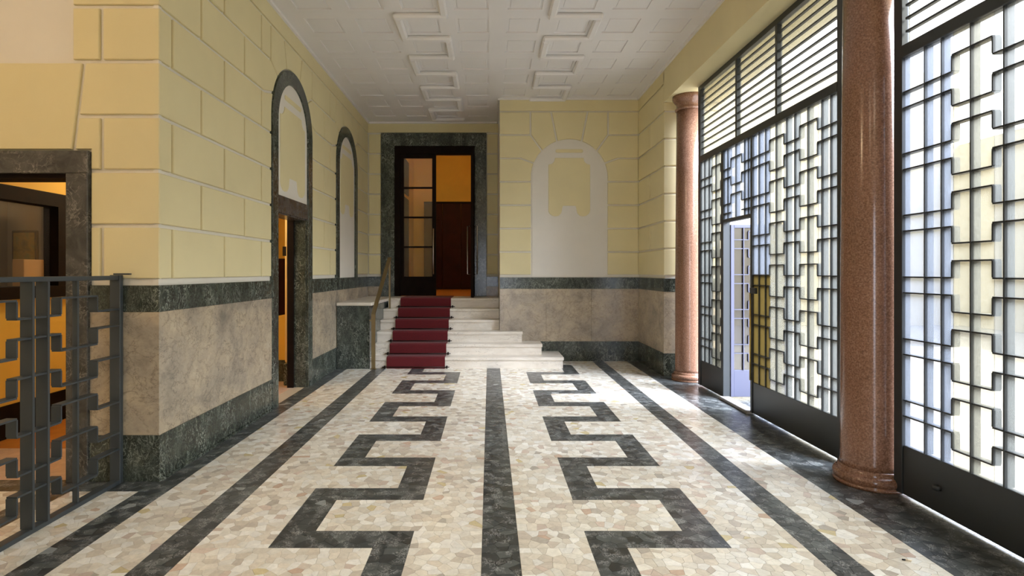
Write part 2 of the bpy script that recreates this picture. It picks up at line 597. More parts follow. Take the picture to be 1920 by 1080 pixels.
# ------------------------------------------------------------------ left wall with arched door
DY0, DY1 = 6.235, 7.265          # door opening
AC1, AC2, AR, AS, AW = 6.75, 9.30, 0.68, 3.20, 0.165
wl = boxes('wall_left', [(XL - 0.225, XL - BD, YC + 0.2, DY0, 0, ZC), (XL - 0.225, XL - BD, DY1, YD + 0.1, 0, ZC), (XL - 0.225, XL - BD, DY0, DY1, 2.17, ZC)], 'white', kind='structure')
tag(wl, 'pale yellow rusticated wall above marble dado on the left')
mpL = lambda s, z, d: (XL - BD + d, s, z)

def arc(c, rr, zs, a0, a1, n=8):
    return [(c + rr * math.cos(math.radians(a0 + (a1 - a0) * i / n)), zs + rr * math.sin(math.radians(a0 + (a1 - a0) * i / n))) for i in range(n + 1)]

def block(poly, mp, parent):
    return slab('stone_block', poly, mp, -0.004, BD, 'yellow', parent, 0.005, GR)

def rect(a, c, z0, z1):
    return [(a, z0), (c, z0), (c, z1), (a, z1)]

def arch_rows(c, rr, zs, lo, hi, mp, parent, sides=(1, 1)):
    """block courses round an arch; lo(k), hi(k) give where the course starts and ends"""
    fz = lambda z: rr if z <= zs else math.sqrt(max(0, rr * rr - (z - zs) ** 2))
    for sg, lim in ((-1, lo), (1, hi)):
        if not sides[(sg + 1) // 2]: continue
        P = lambda s, z: (c + sg * s, z)
        for k in range(4):
            z0, z1 = rowz(k)
            e = abs(lim(k) - c)
            if e - rr > 0.05: block([P(rr, z0), P(e, z0), P(e, z1), P(rr, z1)], mp, parent)
        a1, a2, a3 = 22, 44, 71
        A = lambda an: (rr * math.cos(math.radians(an)), zs + rr * math.sin(math.radians(an)))
        AP = lambda b0, b1, n=6: [P(*A(b0 + (b1 - b0) * i / n)) for i in range(n + 1)]
        z4, z5, z6 = rowz(4)[0], rowz(5)[0], rowz(6)[0]
        z7 = rowz(6)[1]
        e4, e5, e6 = (abs(lim(k) - c) for k in (4, 5, 6))
        k1 = min(rr + 0.19, e4, e5)
        block([P(e4, z4), P(rr, z4), P(rr, zs)] + AP(0, a1)[1:] + [P(k1, z5), P(e4, z5)], mp, parent)
        block([P(e5, z5), P(k1, z5)] + AP(a1, a2) + [P(rr + 0.02, z6), P(e5, z6)], mp, parent)
        block([P(rr + 0.02, z6)] + AP(a2, a3) + [P(0.308, z7), P(rr + 0.02, z7)], mp, parent)
        if e6 - rr > 0.1:
            block([P(rr + 0.02, z6), P(e6, z6), P(e6, z7), P(rr + 0.02, z7)], mp, parent)
    block([(c - 0.308, z7), (c + 0.308, z7)] + arc(c, rr, zs, 71, 109), mp, parent)

ev, od = [4.17, 4.99, 5.80], [4.59, 5.40]
for k in range(7):
    z0, z1 = rowz(k)
    js = [YC + BD - GR] + (ev if k % 2 == 0 else od)
    for a, c in zip(js, js[1:]):
        block(rect(a, c, z0, z1), mpL, wl)
arch_rows(AC1, AR, AS, lambda k: 5.80 if k % 2 == 0 else 5.40, lambda k: 8.30 if k % 2 == 0 else 8.0, mpL, wl)
arch_rows(AC2, AR, AS, lambda k: 8.30 if k % 2 == 0 else 8.0, lambda k: YD, mpL, wl)
slab('frieze_band', rect(YC, YD, rowz(6)[1] + 0.012, ZC), mpL, -0.004, BD, 'yellow', wl)
# marble dado of the left wall, split by the door
for a, c in ((YC + BD, AC1 - AR), (AC1 + AR, YD - 0.01)):
    slab('green_marble_band', rect(a, c, ZD0, ZD), mpL, -0.004, BD + 0.004, 'green', wl, 0.004)
    slab('marble_panel', rect(a, c, ZB, ZD0), mpL, -0.004, BD, 'beige', wl, 0.002)
bl = boxes('baseboard_left', [(XL - 0.02, XL + 0.006, YC + BD, AC1 - AR, 0.0, ZB), (XL - 0.02, XL + 0.006, AC1 + AR, 8.62, 0.0, ZB), (XL + 0.006, XL + 0.018, YC + BD, AC1 - AR, 0.0, 0.02)], 'green', kind='structure')

# arched surround shared by the door and the niche
ORN = []
for x, y in [(340, 318), (336, 345), (322, 368), (300, 384), (270, 390), (270, 885), (282, 912), (310, 935), (345, 942), (380, 935), (405, 908), (413, 880), (417, 850), (425, 828)]:
    ORN.append(((x - 492) * 0.001571, 1.5 + (509 - (240 + y * 0.17595)) * 0.008929))
ORN = ORN + [(-s, z) for s, z in ORN[::-1]]

def ornament(c, mp, d, parent, sc):
    slab('ornament_field', [(c + s * sc, z) for s, z in ORN], mp, d, d + 0.008, 'yellow', parent, 0.004)
    hw = 0.232 * sc
    bar = arc(c + hw - 0.03, 0.029, 3.519, -90, 90, 6) + arc(c - hw + 0.03, 0.029, 3.519, 90, 270, 6)
    slab('ornament_bar', bar, mp, d, d + 0.008, 'yellow', parent, 0.004)

def arch_surround(parent, c, mp, zbot, d1, mat):
    ri = AR - AW
    out = arc(c, AR, AS, 0, 180, 28) + arc(c, ri, AS, 180, 0, 28)
    n = 29
    # ring as quads
    vs, fs = [], []
    for an in range(n):
        t = math.pi * an / (n - 1)
        for rr in (AR, ri):
            for d in (-0.004, d1):
                vs.append(mp(c + rr * math.cos(t), AS + rr * math.sin(t), d))
    for i in range(n - 1):
        a, b2 = i * 4, i * 4 + 4
        for q in ((0, 1), (1, 3), (3, 2), (2, 0)):
            fs.append((a + q[0], a + q[1], b2 + q[1], b2 + q[0]))
    fs += [(0, 1, 3, 2), ((n - 1) * 4, (n - 1) * 4 + 1, (n - 1) * 4 + 3, (n - 1) * 4 + 2)]
    mesh_obj('arch_ring', vs, fs, mat, parent)
    for sg in (-1, 1):
        a, b2 = sorted((c + sg * ri, c + sg * AR))
        slab('jamb', rect(a, b2, zbot, AS), mp, -0.004, d1, mat, parent, 0.003)

dr1 = root('door_1', (XL, AC1, 0), 'tall arched doorway in the left wall with dark marble surround', None, None, 'structure')
arch_surround(dr1, AC1, mpL, 0.0, 0.034, 'green')
slab('lintel', rect(AC1 - AR + AW, AC1 + AR - AW, 2.17, 2.36), mpL, -0.006, 0.03, 'greenh', dr1, 0.003)
slab('white_lunette', rect(AC1 - AR + AW, AC1 + AR - AW, 2.36, AS) [:2] + arc(AC1, AR - AW, AS, 0, 180, 24), mpL, -0.006, 0.012, 'white', dr1)
ornament(AC1, mpL, 0.012, dr1, 1.2)
for a in (DY0, DY1):   # reveals of the opening
    sg = 1 if a == DY0 else -1
    box('reveal', XL - 0.23, XL - BD, a, a + sg * 0.012, 0, 2.17, 'green', dr1)
    box('inner_frame', XL - 0.25, XL - 0.17, a + sg * 0.012, a + sg * 0.05, 0, 2.17, 'wood', dr1)
box('head_reveal', XL - 0.23, XL - BD, DY0, DY1, 2.155, 2.17, 'greenh', dr1)
box('hinge', XL - 0.30, XL - 0.26, DY1 - 0.07, DY1 - 0.05, 1.70, 1.82, 'rod', dr1)

ni = root('trim_1', (XL, AC2, ZD), 'white blind arch with dark marble surround on the left wall', None, None, 'structure')
arch_surround(ni, AC2, mpL, ZD, 0.034, 'green')
slab('white_lunette', [(AC2 - AR + AW, ZD), (AC2 + AR - AW, ZD)] + arc(AC2, AR - AW, AS, 0, 180, 24), mpL, -0.006, 0.012, 'white', ni)
ornament(AC2, mpL, 0.012, ni, 1.2)

# ------------------------------------------------------------------ front of the left pier with the lodge doorway
FX0, FX1 = -4.2, -3.013        # lodge doorway opening
wf = boxes('wall_front_left', [(XL - 0.05, XL - 0.012, YC + 0.012, YC + 0.05, 0, ZC), (FX1, XL - BD, YC + BD, YC + 0.2, 0, ZC), (-6.3, FX0, YC + BD, YC + 0.2, 0, ZC), (FX0, FX1, YC + BD, YC + 0.2, 2.2, ZC)], 'white', kind='structure')
tag(wf, 'end wall of yellow blocks beside the lodge doorway')
mpF = lambda s, z, d: (s, YC + BD - d, z)
XU = lambda u: (u - VX) * YC / F
ZV = lambda v: 1.5 - (v - VY) * YC / F
xb = XL + GR
for k in range(2):
    z0, z1 = rowz(k)
    if k == 0:
        block(rect(XU(167), XU(190.5), z0, z1), mpF, wf); block(rect(XU(190.5), xb, z0, z1), mpF, wf)
    else:
        block(rect(XU(167), xb, z0, z1), mpF, wf)
zt = [rowz(k)[0] for k in range(8)]
sl = lambda z: XU(137) + (XU(157) - XU(137)) * (z - 2.36) / (zt[4] - 2.36)    # slanted joint of the flat arch
block([(sl(2.36), 2.36), (XU(167), 2.36), (XU(167), zt[2]), (XU(190.5), zt[2]), (XU(190.5), zt[3]), (sl(zt[3]), zt[3])], mpF, wf)
block(rect(XU(190.5), xb, zt[2], zt[3]), mpF, wf)
block([(sl(zt[3]), zt[3]), (xb, zt[3]), (xb, zt[4]), (sl(zt[4]), zt[4])], mpF, wf)
block([(-4.25, 2.36), (sl(2.36), 2.36), (sl(zt[4]), zt[4]), (-4.35, zt[4])], mpF, wf)
for k in (4, 6):
    block(rect(XU(133), XU(189.5), zt[k], zt[k + 1]), mpF, wf); block(rect(XU(189.5), xb, zt[k], zt[k + 1]), mpF, wf)
block(rect(XU(133), xb, zt[5], zt[6]), mpF, wf)
slab('frieze_band', rect(XU(133), XL, zt[7] + .012, ZC), mpF, -0.004, BD, 'yellow', wf)
slab('green_marble_band', rect(XU(168), XL + 0.004, ZD0, ZD), mpF, -0.004, BD + 0.004, 'green', wf, 0.004)
slab('marble_panel', rect(XU(168), XL, ZB, ZD0), mpF, -0.004, BD, 'beige', wf, 0.002)
slab('marble_base', rect(XU(168), XL + 0.006, 0, ZB), mpF, -0.004, BD + 0.006, 'green', wf, 0.002)

d3 = root('door_2', (-3.6, YC, 0), 'lodge doorway with grey marble surround at the left', None, None, 'structure')
slab('jamb', rect(FX1, XU(168), 0, 2.2), mpF, -0.004, 0.045, 'greenh', d3, 0.004)
slab('jamb', rect(FX0 - 0.156, FX0, 0, 2.2), mpF, -0.004, 0.045, 'greenh', d3, 0.004)
slab('head', rect(FX0 - 0.156, XU(168), 2.2, 2.36), mpF, -0.004, 0.045, 'greenh', d3, 0.004)
box('reveal', FX1 - 0.012, FX1, YC + BD, YC + 0.21, 0, 2.2, 'greenh', d3)
box('head_reveal', FX0, FX1, YC + BD, YC + 0.21, 2.17, 2.2, 'wood', d3)

# ------------------------------------------------------------------ corridor and lodge behind the left wall
LW = -4.33
boxes('wall_lodge', [(LW - 0.15, LW, YC + 0.2, 10.1, 0, 1.33), (LW - 0.15, LW, YC + 0.2, 10.1, 2.27, 3.0), (LW - 0.15, LW, 5.78, 10.1, 1.33, 2.27), (LW - 0.15, LW, YC + 0.2, 4.3, 1.33, 2.27)], 'ochre', kind='structure')
boxes('baseboard_lodge', [(LW, LW + 0.02, YC + 0.2, 7.6, 0, 0.3)], 'wood', kind='structure')
boxes('wall_corridor_end', [(-6.3, XL - 0.225, 10.0, 10.1, 1.73, 3.0)], 'ochre', kind='structure')
boxes('trim_2', [(-6.3, XL - 0.225, 9.98, 10.1, 0, 1.73)], 'redwood', kind='structure')
boxes('ceiling_corridor', [(-6.3, XL - 0.225, YC + 0.2, 10.1, 3.0, 3.1)], 'cream', kind='structure')
boxes('floor_corridor', [(-6.3, XL - 0.20, YC + 0.03, 10.1, -0.01, -0.0003)], 'pinkfloor', kind='structure')
boxes('floor_parquet', [(LW, -2.9, 4.75, 7.55, -0.0002, 0.004)], 'parquet', kind='structure')
hw = root('wall_corridor_half', (-3.3, 7.7, 0), None, None, None, 'structure')
slab('parapet', [(-2.6, 0.29), (-2.6, 0.95), (-4.3, 0.62), (-4.3, 0.29)], lambda s, z, d: (s, 7.65 + d, z), 0, 0.12, 'ochre', hw)
slab('parapet_base', rect(-4.3, -2.6, 0, 0.29), lambda s, z, d: (s, 7.64 + d, z), 0, 0.13, 'green', hw)
pl = root('wall_corridor_pier', (-2.64, 7.43, 0), None, None, None, 'structure')
box('pier_shaft', -2.70, -2.592, 7.37, 7.5, 0.29, 3.0, 'cream', pl, 0.02)
box('pier_base', -2.71, -2.592, 7.36, 7.51, 0, 0.29, 'green', pl, 0.008)

wd = root('window_1', (LW, 5.0, 1.33), 'dark wood framed lodge window seen through the left doorway', None, None, 'structure')
box('frame_side', LW - 0.1, LW + 0.05, 5.56, 5.78, 1.33, 2.27, 'wood', wd)
box('frame_side', LW - 0.1, LW + 0.05, 4.3, 4.42, 1.33, 2.27, 'wood', wd)
box('frame_head', LW - 0.1, LW + 0.05, 4.42, 5.56, 2.14, 2.27, 'wood', wd)
box('frame_sill', LW - 0.16, LW + 0.07, 4.3, 5.78, 1.25, 1.36, 'wood', wd)
box('glass_pane', LW - 0.04, LW - 0.034, 4.42, 5.56, 1.36, 2.14, 'pane', wd)
boxes('wall_lodge_room', [(-6.3, -6.2, 4.2, 10.1, 0, 3.0)], 'greywall', kind='structure')
boxes('wall_lodge_room_end', [(-6.2, LW - 0.15, 7.2, 7.3, 0, 3.0)], 'greywall', kind='structure')
pic = root('picture', (-5.5, 7.18, 1.52), 'small dark framed green and yellow painting inside the lodge', 'picture')
px0, px1 = -5.92, -5.68
def lod(u, Y): return (u - VX) * Y / F
pa, pb = lod(22, 7.17), lod(70, 7.17)
za, zb = 1.5 - (432 - VY) * 7.17 / F, 1.5 - (492 - VY) * 7.17 / F
m, nt, b = new_mat('painting')
v = coords(nt)
nt.links.new(ramp(nt, noise(nt, v, 7, 3), [(0.3, srgb(70, 70, 30)), (0.5, srgb(150, 120, 40)), (0.7, srgb(90, 110, 60))]), b.inputs['Base Color'])
M['painting'] = m
box('picture_frame', pa, pb, 7.165, 7.199, zb, za, 'frame_dark', pic, 0.008)
box('canvas', pa + .03, pb - .03, 7.158, 7.164, zb + .03, za - .03, 'painting', pic)
cb = box('cardboard_box', LW - 0.155, LW - 0.045, 5.26, 5.5, 1.361, 1.615, 'card', None, 0.004)
tag(cb, 'tan cardboard box standing in the lodge window', 'box')

def globe(name, loc, r, col, power, label):
    """a hanging opal globe lamp with its own light"""
    m = bpy.data.materials.new(name + '_glass'); m.use_nodes = True
    nt = m.node_tree
    nt.nodes['Principled BSDF'].inputs['Base Color'].default_value = (1, 0.9, 0.75, 1)
    nt.nodes['Principled BSDF'].inputs['Emission Color'].default_value = col
    nt.nodes['Principled BSDF'].inputs['Emission Strength'].default_value = 3.0
    M[name + '_glass'] = m
    rt = root(name, loc, label, 'lamp')
    prof = [(0.001 + r * math.sin(math.pi * i / 14), loc[2] - r * math.cos(math.pi * i / 14)) for i in range(15)]
    lathe('globe', prof, loc[0], loc[1], name + '_glass', rt, 20)
    lathe('mount', [(0.05, loc[2] + r - 0.005), (0.05, loc[2] + r + 0.1)], loc[0], loc[1], 'brass', rt, 16)
    ld = bpy.data.lights.new(name + '_light', 'POINT')
    ld.energy = power; ld.color = col[:3]; ld.shadow_soft_size = r + 0.02
    lo = bpy.data.objects.new(name + '_light', ld)
    lo.location = (loc[0], loc[1], loc[2] - r - 0.08)
    link(lo, rt)
    return rt
WARM = (1.0, 0.82, 0.50, 1)
globe('corridor_lamp', (-3.45, 6.4, 2.75), 0.13, WARM, 42, 'opal globe lamp on the corridor ceiling behind the left wall')
globe('lodge_lamp', (-5.4, 5.6, 2.75), 0.13, (1, 0.85, 0.65, 1), 7, 'opal globe lamp on the lodge ceiling')

# ------------------------------------------------------------------ far wall beside the stairs, right wall, stair-door wall
ACF, RF, SF = 1.335, 0.63, 3.075
wfar = boxes('wall_far', [(XP + 0.0, XR + 0.3, YF + BD, YF + 0.2, 0, ZC), (XP, XP + 0.2, YF + 0.2, YD + 0.02, 0, ZC)], 'white', kind='structure')
tag(wfar, 'yellow block wall with a white blind arch beside the stairs')
mpB = lambda s, z, d: (s, YF + BD - d, z)
arch_rows(ACF, RF, SF, lambda k: XP - GR, lambda k: XR + GR, mpB, wfar)
slab('frieze_band', rect(XP, XR, rowz(6)[1] + 0.012, ZC), mpB, -0.004, BD, 'yellow', wfar)
tr = root('trim_3', (ACF, YF, ZD), 'white blind arch with yellow ornament on the far wall', None, None, 'structure')
slab('white_field', [(ACF - RF + .01, ZD), (ACF + RF - .01, ZD)] + arc(ACF, RF - .01, SF, 0, 180, 28), mpB, -0.006, 0.010, 'white', tr)
ornament(ACF, mpB, 0.010, tr, 1.0)
XB = lambda u: (u - VX) * YF / F
for a, c in zip((XP, XB(1058), XB(1190), XR), (XB(1058), XB(1190), XR)):
    slab('green_marble_band', rect(a + .001, c - .001, ZD0, ZD), mpB, -0.004, BD + 0.004, 'green', wfar, 0.003)
for a, c in zip((XP, XB(1024), XB(1109)), (XB(1024), XB(1109), XR)):
    slab('marble_panel', rect(a + .001, c - .001, ZB, ZD0), mpB, -0.004, BD, 'beige', wfar, 0.002)
boxes('baseboard_far', [(XP, XR, YF - 0.006, YF + 0.02, 0, ZB)], 'green', kind='structure')

YR = 8.0
wr = boxes('wall_right', [(XR + BD, 3.3, YR + BD, YF + 0.2, 0, ZC)], 'white', kind='structure')
tag(wr, 'short yellow block wall between far wall and first column')
mpR = lambda s, z, d: (XR + BD - d, s, z)
for k in range(7):
    z0, z1 = rowz(k)
    js = [YR + BD - GR, YF + GR] if k % 2 == 0 else [YR + BD - GR, 8.69, YF + GR]
    for a, c in zip(js, js[1:]): block(rect(a, c, z0, z1), mpR, wr)
    if z1 < 3.9: block(rect(XR - GR, 3.3, z0, z1), lambda s, z, d: (s, YR + BD - d, z), wr)
z0, z1 = rowz(6)
slab('frieze_band', rect(YR, YF, z1 + 0.012, ZC), mpR, -0.004, BD, 'yellow', wr)
mpR2 = lambda s, z, d: (s, YR + BD - d, z)
block(rect(XR - GR, 3.3, rowz(6)[0], 3.93), mpR2, wr)
for nm, a, c, mt, dd in (('green_marble_band', ZD0, ZD, 'green', .004), ('marble_panel', ZB, ZD0, 'beige', 0), ('marble_base', 0, ZB, 'green', .006)):
    slab(nm, rect(YR + BD, YF, a, c), mpR, -0.004, BD + dd, mt, wr, 0.002)
    slab(nm, rect(XR - dd, 3.3, a, c), mpR2, -0.004, BD + dd, mt, wr, 0.002)

# beam above the gates
ZS = 3.92
boxes('trim_4', [(XR, 3.3, -3.1, YR + BD, ZS, ZC + 0.1)], 'yellow', kind='structure')
# white line where walls meet the ceiling
boxes('trim_5', [(XL, XL + 0.03, YC, YD, ZC - 0.03, ZC), (XR - 0.03, XR, -3, YF, ZC - 0.03, ZC), (XP, XR, YF - 0.03, YF, ZC - 0.03, ZC), (XL, XP, YD - 0.03, YD, ZC - 0.03, ZC), (XP - 0.03, XP, YF, YD, ZC - 0.03, ZC)], 'ceiling', kind='structure')

# wall with the stair door
SX0, SX1 = -1.845, -0.29          # opening
SZ1 = 3.935                        # top of opening
LZ = 1.02                          # landing
wd2 = boxes('wall_stair_door', [(XL - .2, SX0, YD + BD, YD + 0.25, 0.9, ZC), (SX1, XP, YD + BD, YD + 0.25, 0.9, ZC), (SX0, SX1, YD + BD, YD + 0.25, SZ1, ZC), (XL, XP, YD + BD, YD + 0.25, 0, 0.9)], 'white', kind='structure')
mpD = lambda s, z, d: (s, YD + BD - d, z)
for k in range(7):
    z0, z1 = rowz(k)
    block(rect(XL, -2.10, z0, z1), mpD, wd2); block(rect(-0.065, XP, z0, z1), mpD, wd2)
slab('frieze_band', rect(XL, XP, 4.20, ZC), mpD, -0.004, BD, 'yellow', wd2)
for a, c in ((XL, -2.103), (-0.062, XP)):
    slab('green_marble_band', rect(a, c, ZD0, ZD), mpD, -0.004, BD + .004, 'green', wd2, .002)
    slab('marble_panel', rect(a, c, LZ, ZD0), mpD, -0.004, BD, 'beige', wd2, .002)

# the double door at the head of the stairs
d2 = root('door_3', ((SX0 + SX1) / 2, YD, LZ), 'dark glazed double door with marble surround above the stairs', None, None, 'structure')
slab('jamb', rect(-2.103, SX0, LZ, SZ1), mpD, -0.004, 0.05, 'green', d2, .004)
slab('jamb', rect(SX1, -0.062, LZ, SZ1), mpD, -0.004, 0.05, 'green', d2, .004)
slab('head', rect(-2.103, -0.062, SZ1, 4.184), mpD, -0.004, 0.05, 'green', d2, .004)
box('frame_post', SX0, SX0 + 0.10, YD - 0.0, YD + 0.16, LZ, SZ1, 'wood', d2)
box('frame_post', SX1 - 0.03, SX1, YD - 0.0, YD + 0.16, LZ, SZ1, 'wood', d2)
box('frame_head', SX0 + 0.1, SX1 - 0.03, YD - 0.0, YD + 0.16, 3.79, SZ1, 'wood', d2)
def leaf(parent, s0, s1, fixed, along, z1=3.79):
    """a glazed door leaf with four panes: along 'x' in the wall, along 'y' when swung open"""
    lf = root('door_leaf', (((s0 + s1) / 2, fixed, LZ) if along == 'x' else (fixed, (s0 + s1) / 2, LZ)))
    lf.parent = parent; lf.location = lf.location - wloc(parent)
    def bx(nm, a, c, z0, z1, mt, t=0.025):
        if along == 'x': return box(nm, a, c, fixed - t, fixed + t, z0, z1, mt, lf)
        return box(nm, fixed - t, fixed + t, a, c, z0, z1, mt, lf)
    bx('stile', s0, s0 + 0.075, LZ + .01, z1, 'wood'); bx('stile', s1 - 0.075, s1, LZ + .01, z1, 'wood')
    bx('top_rail', s0 + .075, s1 - .075, z1 - 0.08, z1, 'wood'); bx('kick_panel', s0 + .075, s1 - .075, LZ + .01, 1.40, 'wood')
    h = (z1 - .08 - 1.40) / 4
    for i in range(4):
        if i: bx('glazing_bar', s0 + .075, s1 - .075, 1.40 + h * i - .016, 1.40 + h * i + .016, 'wood', .02)
        bx('glass_pane', s0 + .075, s1 - .075, 1.40 + h * i + (.016 if i else 0), 1.40 + h * (i + 1) - (.016 if i < 3 else 0), 'pane', .003)
    return lf
lf1 = leaf(d2, -1.745, -1.045, YD + 0.06, 'x')
lf2 = leaf(d2, YD - 0.72, YD, -0.315, 'y', 3.77)
def pull(lf, x, y, dx, dy, z0=1.45, z1=2.33):
    tube('pull_handle', [(x, y, z0), (x + dx, y + dy, z0), (x + dx, y + dy, z1), (x, y, z1)], 0.012, 'chrome', lf, 8)
pull(lf1, -1.09, YD + 0.035, 0, -0.07)
pull(lf2, -0.34, YD - 0.66, -0.065, 0)
pull(lf2, -0.29, YD - 0.66, 0.065, 0)

# vestibule behind the door
IX0, IX1, IY1, IZ1 = -2.14, 0.6, 15.75, 4.75
boxes('floor_vestibule', [(IX0 - .1, IX1 + .1, YD + .02, IY1 + .1, LZ - .1, LZ)], 'parquet', kind='structure')
boxes('ceiling_vestibule', [(IX0 - .1, IX1 + .1, YD + .25, IY1 + .1, IZ1, IZ1 + .1)], 'cream', kind='structure')
boxes('wall_vestibule_left', [(IX0 - .1, IX0, YD + .25, IY1, LZ, IZ1)], 'ochre', kind='structure')
boxes('wall_vestibule_right', [(IX1, IX1 + .1, YD + .25, IY1, LZ, IZ1)], 'ochre', kind='structure')
boxes('wall_vestibule_end', [(IX0 - .1, IX1 + .1, IY1, IY1 + .1, LZ, IZ1)], 'ochre', kind='structure')
boxes('wall_vestibule_front', [(XP, IX1 + .1, YD + .12, YD + .25, LZ, IZ1), (IX0, XP, YD + .12, YD + .25, ZC, IZ1)], 'ochre', kind='structure')
box_o = root('lift_enclosure', (-1.0, 15.4, LZ), 'dark red-brown wooden enclosure at the back of the vestibule', 'enclosure')
for i in range(4):
    box('wood_panel', -1.77 + i * .5, -1.275 + i * .5, 15.1, 15.14, LZ, 3.33, 'redwood', box_o, .006)
box('top_rail', -1.77, .225, 15.08, 15.15, 3.33, 3.38, 'wood', box_o)
box('end_panel', -1.77, -1.74, 15.14, 15.74, LZ, 3.33, 'redwood', box_o)
dv = root('door_4', (IX0, 14.2, LZ), 'dark vestibule door seen through the glazed leaf', None, None, 'structure')
box('door_panel', IX0, IX0 + .03, 13.75, 14.65, LZ, 3.36, 'wood', dv)
box('transom_pane', IX0, IX0 + .03, 13.75, 14.65, 3.46, 4.33, 'wood', dv)
globe('vestibule_lamp', (-1.2, 12.2, 4.515), 0.14, WARM, 38, 'opal globe lamp on the vestibule ceiling behind the stair door')

# ------------------------------------------------------------------ stairs
PX = -1.85
st = root('staircase', (-0.6, 9.0, 0), 'six white veined marble steps up to the glazed door', 'stairs')
TR, RI, Y1 = 0.27, 0.17, 8.66
ends = [1.148, 0.842, 0.543, XP, XP, XP]
for i in range(6):
    y = Y1 + TR * i; z = RI * (i + 1)
    yb = YF - 0.006 if i < 3 else (y + TR + 0.03 if i < 5 else YD)
    x1 = ends[i] - (0.003 if i > 2 else 0)
    if i < 3:
        # the lower steps run on past the corner of the far wall and end against it
        xm = XP - 0.003
        boxes('riser', [(PX, xm, y + 0.015, y + TR + 0.04, z - RI, z - 0.045), (xm, x1 - 0.012, y + 0.015, yb, z - RI, z - 0.045)], 'stair', st)
        boxes('tread', [(PX, xm, y, y + TR + 0.03, z - 0.045, z), (xm, x1, y, yb, z - 0.045, z)], 'stair', st)
    else:
        yb2 = yb
        box('riser', PX + (.036 if i == 5 else 0), x1, y + 0.015, yb2, z - RI, z - 0.045, 'stair', st, 0.002)
        box('tread', PX + (.036 if i == 5 else 0), x1, y, yb2, z - 0.045, z, 'stair', st, 0.004)
pd = root('stair_plinth', (-2.1, 8.62, 0), 'low dark marble plinth with a white slab top left of the stairs', 'plinth')
box('marble_body', XL + 0.008, PX, 8.62, YD - .01, 0, 0.972, 'green', pd, 0.004)
box('slab_top', XL + 0.005, PX + 0.035, 8.60, YD - .01, 0.972, LZ, 'stair', pd, 0.006)

# runner
rn = root('carpet_runner', (-1.13, 8.9, 0), 'dark red carpet runner laid down the white stairs', 'carpet')
CX0, CX1, th = -1.59, -0.69, 0.012
prof = [(Y1 - 0.015, 0.0)]
for i in range(6):
    y = Y1 + TR * i; z = RI * (i + 1)
    prof += [(y - 0.002, z - RI + (0.0 if i == 0 else 0.002)), (y - 0.004, z - 0.05), (y - 0.004, z - 0.012), (y + 0.012, z + 0.002), (y + TR - 0.004, z + 0.002)]
prof = prof[1:-1] + [(YD - 0.1, LZ + 0.002)]
tops = []
for i, (y, z) in enumerate(prof):
    a = prof[max(0, i - 1)]; c = prof[min(len(prof) - 1, i + 1)]
    t = Vector((c[0] - a[0], c[1] - a[1])).normalized()
    tops.append((y - t.y * th, z + t.x * th))
vs, fs = [], []
n = len(prof)
for x in (CX0, CX1):
    vs += [(x, y, z) for y, z in prof] + [(x, y, z) for y, z in tops]
for i in range(n - 1):
    fs += [(n + i, n + i + 1, 3 * n + i + 1, 3 * n + i), (i, i + 1, n + i + 1, n + i), (2 * n + i, 3 * n + i, 3 * n + i + 1, 2 * n + i + 1), (i, 2 * n + i, 2 * n + i + 1, i + 1)]
fs += [(0, n, 3 * n, 2 * n), (n - 1, 3 * n - 1, 4 * n - 1, 2 * n - 1)]
mesh_obj('carpet', vs, fs, 'carpet', rn)
for i in range(6):
    y = Y1 + TR * i - 0.022; z = RI * i + 0.024
    rd = tube('stair_rod', [(CX0 - 0.07, y, z), (CX1 + 0.07, y, z)], 0.007, 'rod', rn, 8)
    for x in (CX0 - 0.03, CX1 + 0.03):
        box('rod_bracket', x - .012, x + .012, y - .014, y + .022, z - .02, z + .022, 'rod', rd, .004)

# handrail
hr = root('handrail', (-1.78, 9.1, 0), 'slim brass handrail rising beside the stair plinth', 'handrail')
def flatbar(name, p0, p1, wx, wt, mat, parent):
    p0, p1 = Vector(p0), Vector(p1)
    t = (p1 - p0).normalized(); nrm = Vector((0, -t.z, t.y)); ax = Vector((1, 0, 0))
    vs = [p + ax * a * wx / 2 + nrm * c * wt / 2 for p in (p0, p1) for a, c in ((-1, -1), (1, -1), (1, 1), (-1, 1))]
    fs = [(0, 1, 2, 3), (4, 5, 6, 7), (0, 1, 5, 4), (1, 2, 6, 5), (2, 3, 7, 6), (3, 0, 4, 7)]
    return mesh_obj(name, vs, fs, mat, parent)
HX = -1.785
flatbar('post', (HX, 8.60, 0.0), (HX, 8.60, 0.86), 0.06, 0.02, 'brass', hr)
flatbar('rail', (HX, 8.585, 0.84), (HX + 0.02, 9.88, 1.74), 0.06, 0.022, 'brass', hr)
flatbar('post', (HX + 0.03, 9.84, 0.85), (HX + 0.03, 9.84, 1.71), 0.03, 0.03, 'brass', hr)
box('foot_plate', HX - 0.045, HX + 0.045, 8.56, 8.64, 0.0, 0.012, 'brass', hr, .003)
box('rail_bracket', HX - 0.06, HX - 0.02, 8.59, 8.62, 0.74, 0.76, 'brass', hr)

